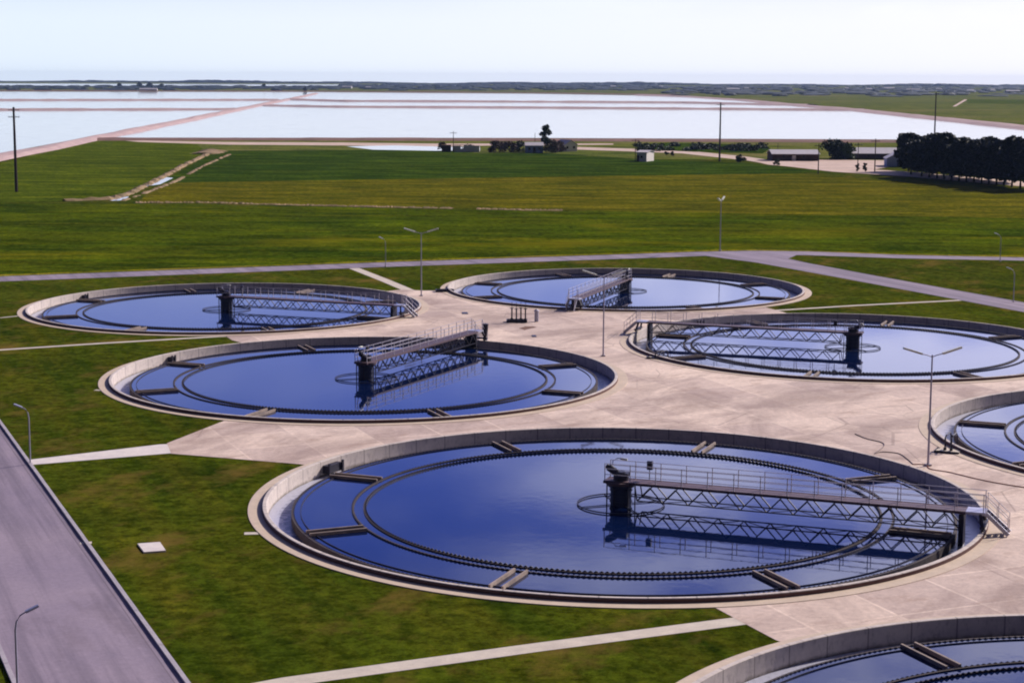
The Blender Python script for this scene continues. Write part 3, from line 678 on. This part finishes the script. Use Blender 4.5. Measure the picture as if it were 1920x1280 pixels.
def make_tree(name,h,wd,seed,mat,trunk=0.2,n=2600,leaf=0.32,nc=16):
    rnd=random.Random(seed); root=empty(name)
    m=MB(); th=h*trunk; m.tube([(0,0,-0.2),(0.05,0,th),(0.12,0.05,h*0.7)],0.028*h,8,0.008*h)
    cl=[]
    for i in range(nc):
        z=th+ (h-th)*(0.12+0.8*rnd.random()); u=(z-th)/(h-th); mr=wd/2*(1-0.55*abs(u-0.4)**1.2*1.6); a=rnd.random()*2*PI; q=mr*rnd.random()**.6*0.75; r=wd*rnd.uniform(.16,.27)
        z=min(z,h-r*.7); cl.append((q*math.cos(a),q*math.sin(a),z,r)); m.tube([(0.05,0,min(z*.7,h*.6)),(q*math.cos(a)*.8,q*math.sin(a)*.8,z)],0.009*h,5,0.004*h)
    m.build('trunk','trunk',root); foliage(rnd,cl,n,leaf).build('crown',mat,root,fix=False)
    return root
gb=[(1708,327,-1),(1728,331,0),(1742,333,0),(1757,335,0),(1770,336,0),(1784,338,0),(1798,340,0),(1812,341,0),(1826,343,0),(1840,344,0),(1854,346,0),(1868,348,0),(1882,349,0),(1897,351,0),(1913,353,0),(1930,355,0),(1950,357,0)]
pos={0:'',}
protos=[make_tree('pine_tree',11.3,7.2,s,'pine_leaf',0.14,4600,0.42,26) for s in (21,22,23)]
used=[0,0,0]; rnd=random.Random(5)
words=['first','second','third','fourth','fifth','sixth','seventh','eighth','ninth','tenth','eleventh','twelfth','thirteenth','fourteenth','fifteenth','sixteenth','seventeenth']
def place_tree(i,x,y,sx,h,lab,grp):
    q=i%3
    if not used[q]: o=protos[q]; used[q]=1
    else: o=copy_tree(protos[q])
    o.location=(x,y,0); o.rotation_euler=(0,0,rnd.random()*6.28); o.scale=(sx,sx,h); tag(o,lab,'tree',grp)
hs=[.80,.90,.98,.93,1.1,1.0,.95,.98,.97,.96,.96,.98,.95,1.12,1.1,1.0,1.0]
for i,(a,b,_) in enumerate(gb):
    x,y=g(a,b); place_tree(i,x,y,1.0+0.1*rnd.random(),hs[i],'dark pine, %s trunk from the left in the front row of the roadside grove'%words[i],'dark pines in the grove')
for i in range(13):
    x,y=g(1716+i*17,324+i*1.9); place_tree(i+1,x,y+9,1.1,0.93+0.1*rnd.random(),'dark pine, %s from the left in the grove back row'%words[i],'dark pines in the grove')
def single(kind,p,h,wd,seed,mat,lab,cat='tree',trunk=0.2,n=1500,leaf=0.3,grp=None,nc=14,dx=0,dy=0):
    o=make_tree(kind,h,wd,seed,mat,trunk,n,leaf,nc); x,y=g(*p); o.location=(x+dx,y+dy,0); tag(o,lab,cat,grp); return o
single('broadleaf_tree',(1023,283),9.6,5.2,31,'dark_leaf','tall dark tree standing alone behind the small blue farmhouse',leaf=.34)
single('broadleaf_tree',(1567,298),6.6,11,32,'dark_leaf','broad dark rounded tree between the two long barns',n=2600,leaf=.36,nc=22,trunk=.1)
single('broadleaf_tree',(1590,299),5.0,6,33,'green_leaf','smaller green tree at the right shoulder of the broad dark tree',n=1200,trunk=.1)
single('conifer_shrub',(1622,323),2.9,1.5,34,'dark_leaf','small dark upright shrub, right one of two in the yard','shrub',trunk=.05,n=500,leaf=.18,nc=7)
single('conifer_shrub',(1607,322),2.4,1.4,35,'dark_leaf','small dark upright shrub, left one of two in the yard','shrub',trunk=.05,n=500,leaf=.18,nc=7)
single('shrub',(1388,305),2.8,3.2,36,'dark_leaf','round dark shrub beside the dirt track below the tall pole','shrub',trunk=.05,n=700,leaf=.2,nc=8)
single('shrub',(1201,301),3.8,2.6,37,'dark_leaf','dark shrub at the left side of the white hut','shrub',trunk=.05,n=600,leaf=.2,nc=8)
single('shrub',(1250,292),1.6,2.0,38,'dark_leaf','little dark shrub beyond the white hut, left of a pair','shrub',trunk=.05,n=300,leaf=.18,nc=5)
single('shrub',(1260,292),1.7,1.9,39,'dark_leaf','little dark shrub beyond the white hut, right of a pair','shrub',trunk=.05,n=300,leaf=.18,nc=5)
single('shrub',(1457,310),1.8,2.6,46,'dark_leaf','low dark shrub left of the pale yard','shrub',trunk=.05,n=300,leaf=.18,nc=5)
for i,(px0,hh,ww) in enumerate([(926,4.2,6),(942,3.8,7),(958,4.0,6.5),(974,4.2,6)]):
    single('bush',(px0,286-i%2),hh,ww,40+i,'brown_leaf' if i!=3 else 'dark_leaf','bare brown bush, %s of the row left of the blue farmhouse'%words[i],'bush',trunk=.05,n=900,leaf=.24,nc=12,grp='brown bushes around the farm')
single('bush',(1036,287),4.6,7.5,48,'brown_leaf','large bare brown bush at the right wall of the blue farmhouse','bush',trunk=.05,n=1300,leaf=.24,grp='brown bushes around the farm')
single('bush',(1052,285),3.9,5,49,'brown_leaf','bare brown bush against the pale gabled house','bush',trunk=.05,n=900,leaf=.24,grp='brown bushes around the farm')
single('bush',(828,284),3.4,4,50,'brown_leaf','brown bush at the left end of the low ruined buildings','bush',trunk=.05,n=700,leaf=.22,grp='brown bushes around the farm')
single('bush',(880,283),2.4,5,51,'brown_leaf','low brown bush behind the white ruined walls','bush',trunk=.05,n=600,leaf=.22,grp='brown bushes around the farm')
# hedge beyond the track
rnd=random.Random(77)
cl=[]
for i in range(60):
    x,y=g(rnd.uniform(1195,1430),rnd.uniform(274,284)); cl.append((x,y,0.5,rnd.uniform(1.2,2.6)))
o=foliage(rnd,cl,5200,.34,0.6).build('hedgerow','dark_leaf',fix=False); tag(o,'dark ragged hedge beyond the dirt track, left of the long barn','hedge',kind='stuff')
# ================================================================ BUILDINGS
def house(name,p,wd,dp,h,roof,rz,wall_m,roof_m,lab,ridge_x=True,over=0.3,wins=(),door=None,dz=0):
    x,y=g(*p); root=empty(name,(x,y,dz),rz); tag(root,lab,'building')
    m=MB()
    if ridge_x:
        m.add([(-wd/2,0,0),(wd/2,0,0),(wd/2,dp,0),(-wd/2,dp,0),(-wd/2,0,h),(wd/2,0,h),(wd/2,dp,h),(-wd/2,dp,h),(-wd/2,dp/2,h+roof),(wd/2,dp/2,h+roof)],
          [(0,1,5,4),(2,3,7,6),(1,2,6,9,5),(3,0,4,8,7),(4,5,9,8),(6,7,8,9)])
    else:
        m.add([(-wd/2,0,0),(wd/2,0,0),(wd/2,dp,0),(-wd/2,dp,0),(-wd/2,0,h),(wd/2,0,h),(wd/2,dp,h),(-wd/2,dp,h),(0,0,h+roof),(0,dp,h+roof)],
          [(0,1,5,8,4),(2,3,7,9,6),(1,2,6,5),(3,0,4,7),(4,8,9,7),(5,6,9,8)])
    m.build('wall',wall_m,root)
    m=MB(); t=0.14
    if ridge_x:
        sl=roof/(dp/2)
        for a,b in ((-over,dp/2),(dp+over,dp/2)):
            za=h-over*sl+0.03; zb=h+roof+0.03
            m.add([(-wd/2-over,a,za),(wd/2+over,a,za),(wd/2+over,b,zb),(-wd/2-over,b,zb),(-wd/2-over,a,za+t),(wd/2+over,a,za+t),(wd/2+over,b,zb+t),(-wd/2-over,b,zb+t)],[(0,3,2,1),(4,5,6,7),(0,1,5,4),(1,2,6,5),(2,3,7,6),(3,0,4,7)])
    else:
        sl=roof/(wd/2)
        for s in (-1,1):
            a=s*(wd/2+over); za=h-over*sl+0.03; zb=h+roof+0.03
            m.add([(a,-over,za),(a,dp+over,za),(0,dp+over,zb),(0,-over,zb),(a,-over,za+t),(a,dp+over,za+t),(0,dp+over,zb+t),(0,-over,zb+t)],[(0,3,2,1),(4,5,6,7),(0,1,5,4),(1,2,6,5),(2,3,7,6),(3,0,4,7)])
    m.build('roof',roof_m,root)
    for (wx,wz,ww,wh) in wins: MB().box(wx-ww/2,wx+ww/2,-0.06,0.05,wz,wz+wh).build('window','window_dark',root)
    if door: MB().box(door[0]-door[1]/2,door[0]+door[1]/2,-0.06,0.05,0.02,door[2]).build('door',door[3],root)
    return root
house('farmhouse',(1002,287),6.2,6,2.6,1.0,0.05,'blue_wall','grey_roof','small blue-grey farmhouse with pale roof between brown bushes',wins=((-1.8,1,.9,1.0),(1.8,1,.9,1.0)),door=(0,.95,2.1,'dark_wall'))
house('farmhouse',(1070,284),5.5,7,2.4,1.6,0.5,'white_wall','grey_roof','pale gabled house right of the brown bushes at the farm',False,wins=((-1.4,1,.8,.9),(1.4,1,.8,.9)))
house('hut',(1203,303),3.4,7.0,2.9,0.5,-0.42,'white_wall','grey_roof','small white hut alone in the field by the dirt track',wins=((0.0,1.1,.8,.8),),door=(-1.3,.9,2.0,'dark_wall'))
house('barn',(1492,302),15.5,10,2.2,1.2,0.03,'dark_wall','grey_roof','long low dark barn with pale roof left of the broad tree',wins=((2.6,1.0,.8,.9),(-4,1.0,.8,.9)),door=(-0.6,1.2,1.8,'white_wall'))
house('barn',(1640,299),20,12,1.9,1.7,-0.02,'dark_wall','grey_roof','long low dark barn with white roof behind the gabled shed',wins=((-6,.9,.8,.8),(-2,.9,.8,.8)),door=(-8.4,1.2,1.8,'brown_wall'))
house('shed',(1684,313),7.0,10,2.5,1.8,-0.12,'blue_wall','grey_roof','blue-grey gabled shed beside the left end of the pine grove',False,door=(0.8,2.2,2.1,'window_dark'))
# ruined low buildings
x,y=g(868,285); rt_=empty('ruin',(x,y,0)); tag(rt_,'row of low ruined white farm walls left of the brown bushes','building')
m=MB(); m.box(-3.8,-0.8,0,.3,0,2.2); m.box(-3.8,-3.5,.3,4,0,2.1); m.box(-.8,.3,0,.3,0,1.2); m.box(1.3,6.0,0,.3,0,2.3); m.box(5.7,6.0,.3,4,0,2.0); m.box(.3,1.3,0,.3,0,2.6); m.build('wall','white_wall',rt_)
m=MB(); m.box(-7.6,-4.4,0,3.4,0,2.3); m.build('store','dark_wall',rt_); m=MB(); m.box(-7.8,-4.2,-.2,3.6,2.3,2.5); m.build('roof','brown_wall',rt_)
m=MB(); m.box(-3.9,.2,-.15,3.5,2.35,2.5); m.build('roof','brown_wall',rt_)
# distant buildings
rnd=random.Random(9); fb=None
DB=[(278,171.5,'left of the far woods behind the ponds'),(650,166,'left of centre on the far plain'),(690,167,'just right of centre-left on the far plain'),(1375,170,'right of the far pond corner'),(1400,168.5,'beyond the far pond corner'),(1588,168,'near the far-right woods'),(1630,170,'among the far-right woods'),(1668,168,'in the far-right town edge'),(1712,171,'above the distant green field'),(1760,170,'near the distant pale track top'),(1820,173,'right of the distant pale track'),(1862,171.5,'farther right on the distant plain'),(1900,174,'at the right edge of the distant plain'),(1240,165,'above the middle of the ponds'),(1150,164.5,'centre of the far horizon strip')]
WD=['tiny white house','long pale shed','small pale house']
for i,(a,b,t) in enumerate(DB):
    wd=rnd.choice([10,14,22,30]); o=house('farm_building',(a,b),wd,9,3.5,1.8,rnd.uniform(-.3,.3),'far_wall','grey_roof','%s %s'%(WD[0 if wd<12 else 1 if wd>20 else 2],t))
    o['group']='pale buildings on the distant plain'
# distant woods : low clumps scattered over the plain
rnd=random.Random(12)
def blob(m,x,y,w_,h,d=None):
    d=d or w_; n=7; b=len(m.v)
    for lz,lr in ((0,.85),(.35,1.0),(.7,.75),(.93,.4)):
        for j in range(n):
            t=2*PI*j/n; q=rnd.uniform(.8,1.15); m.v.append((x+w_/2*lr*q*math.cos(t),y+d/2*lr*q*math.sin(t),h*lz*rnd.uniform(.88,1.1)))
    for i in range(3):
        for j in range(n): m.f.append((b+i*n+j,b+i*n+(j+1)%n,b+(i+1)*n+(j+1)%n,b+(i+1)*n+j))
    m.f.append(tuple(b+3*n+j for j in range(n)))
m=MB()
for i in range(1500):
    u=rnd.random(); px0=rnd.uniform(-150,2070)
    yb=rnd.triangular(158,171,160) if px0<1250 else rnd.triangular(160,182,164)
    if px0<640 and 157.5<yb<162.5: continue
    x,y=g(px0,yb); 
    if y>7400 or y<0: continue
    s=rnd.uniform(14,60); blob(m,x,y,s,rnd.uniform(1.8,5.0),s)
o=m.build('distant_woods','far_leaf',fix=True); tag(o,'scattered dark tree clumps across the far plain beyond the ponds','woods',kind='stuff')
m=MB()
x=-2300
while x<2400:
    s=rnd.uniform(30,110); px0=960+x/7350*F
    h=rnd.uniform(6.5,8.5)*0.85*(1.15+0.4*math.sin(x*.004)+.3*math.sin(x*.011+2)); blob(m,x,7350+rnd.uniform(-60,60),s*1.5,h,60); x+=s*.55
o=m.build('horizon_woods','blue_far',fix=True); tag(o,'continuous bluish line of woods along the horizon','woods',kind='stuff')
for i,(a,b,hh,ww,t) in enumerate([(225,165,11,14,'dark tree alone, leftmost beyond the left ponds'),(262,165,13,14,'tallest of three dark trees beyond the left ponds'),(280,165,11,20,'broad dark tree, middle of three beyond the left ponds'),(302,165.5,9,16,'low dark tree, right of three beyond the left ponds'),(571,172,8,8,'dark tree where the diagonal dike ends'),(494,165,9,10,'small dark tree beyond the left ponds near the dike end')]):
    single('distant_tree',(a,b),hh,ww,60+i,'far_leaf',t,n=260,leaf=1.4,nc=9,grp='separate trees beyond the ponds')

m=MB().box(-7400,7400,-400,7550,-3,42)
hm=bpy.data.materials.new('haze_air'); hm.use_nodes=True; ht=hm.node_tree; ht.nodes.clear()
ho=ht.nodes.new('ShaderNodeOutputMaterial'); pv=ht.nodes.new('ShaderNodeVolumePrincipled'); pv.inputs['Color'].default_value=(0.42,0.60,1.0,1); pv.inputs['Density'].default_value=HAZE; pv.inputs['Anisotropy'].default_value=0.0
ht.links.new(pv.outputs[0],ho.inputs['Volume']); MAT['haze_air']=hm
o=m.build('haze','haze_air'); o['kind']='stuff'
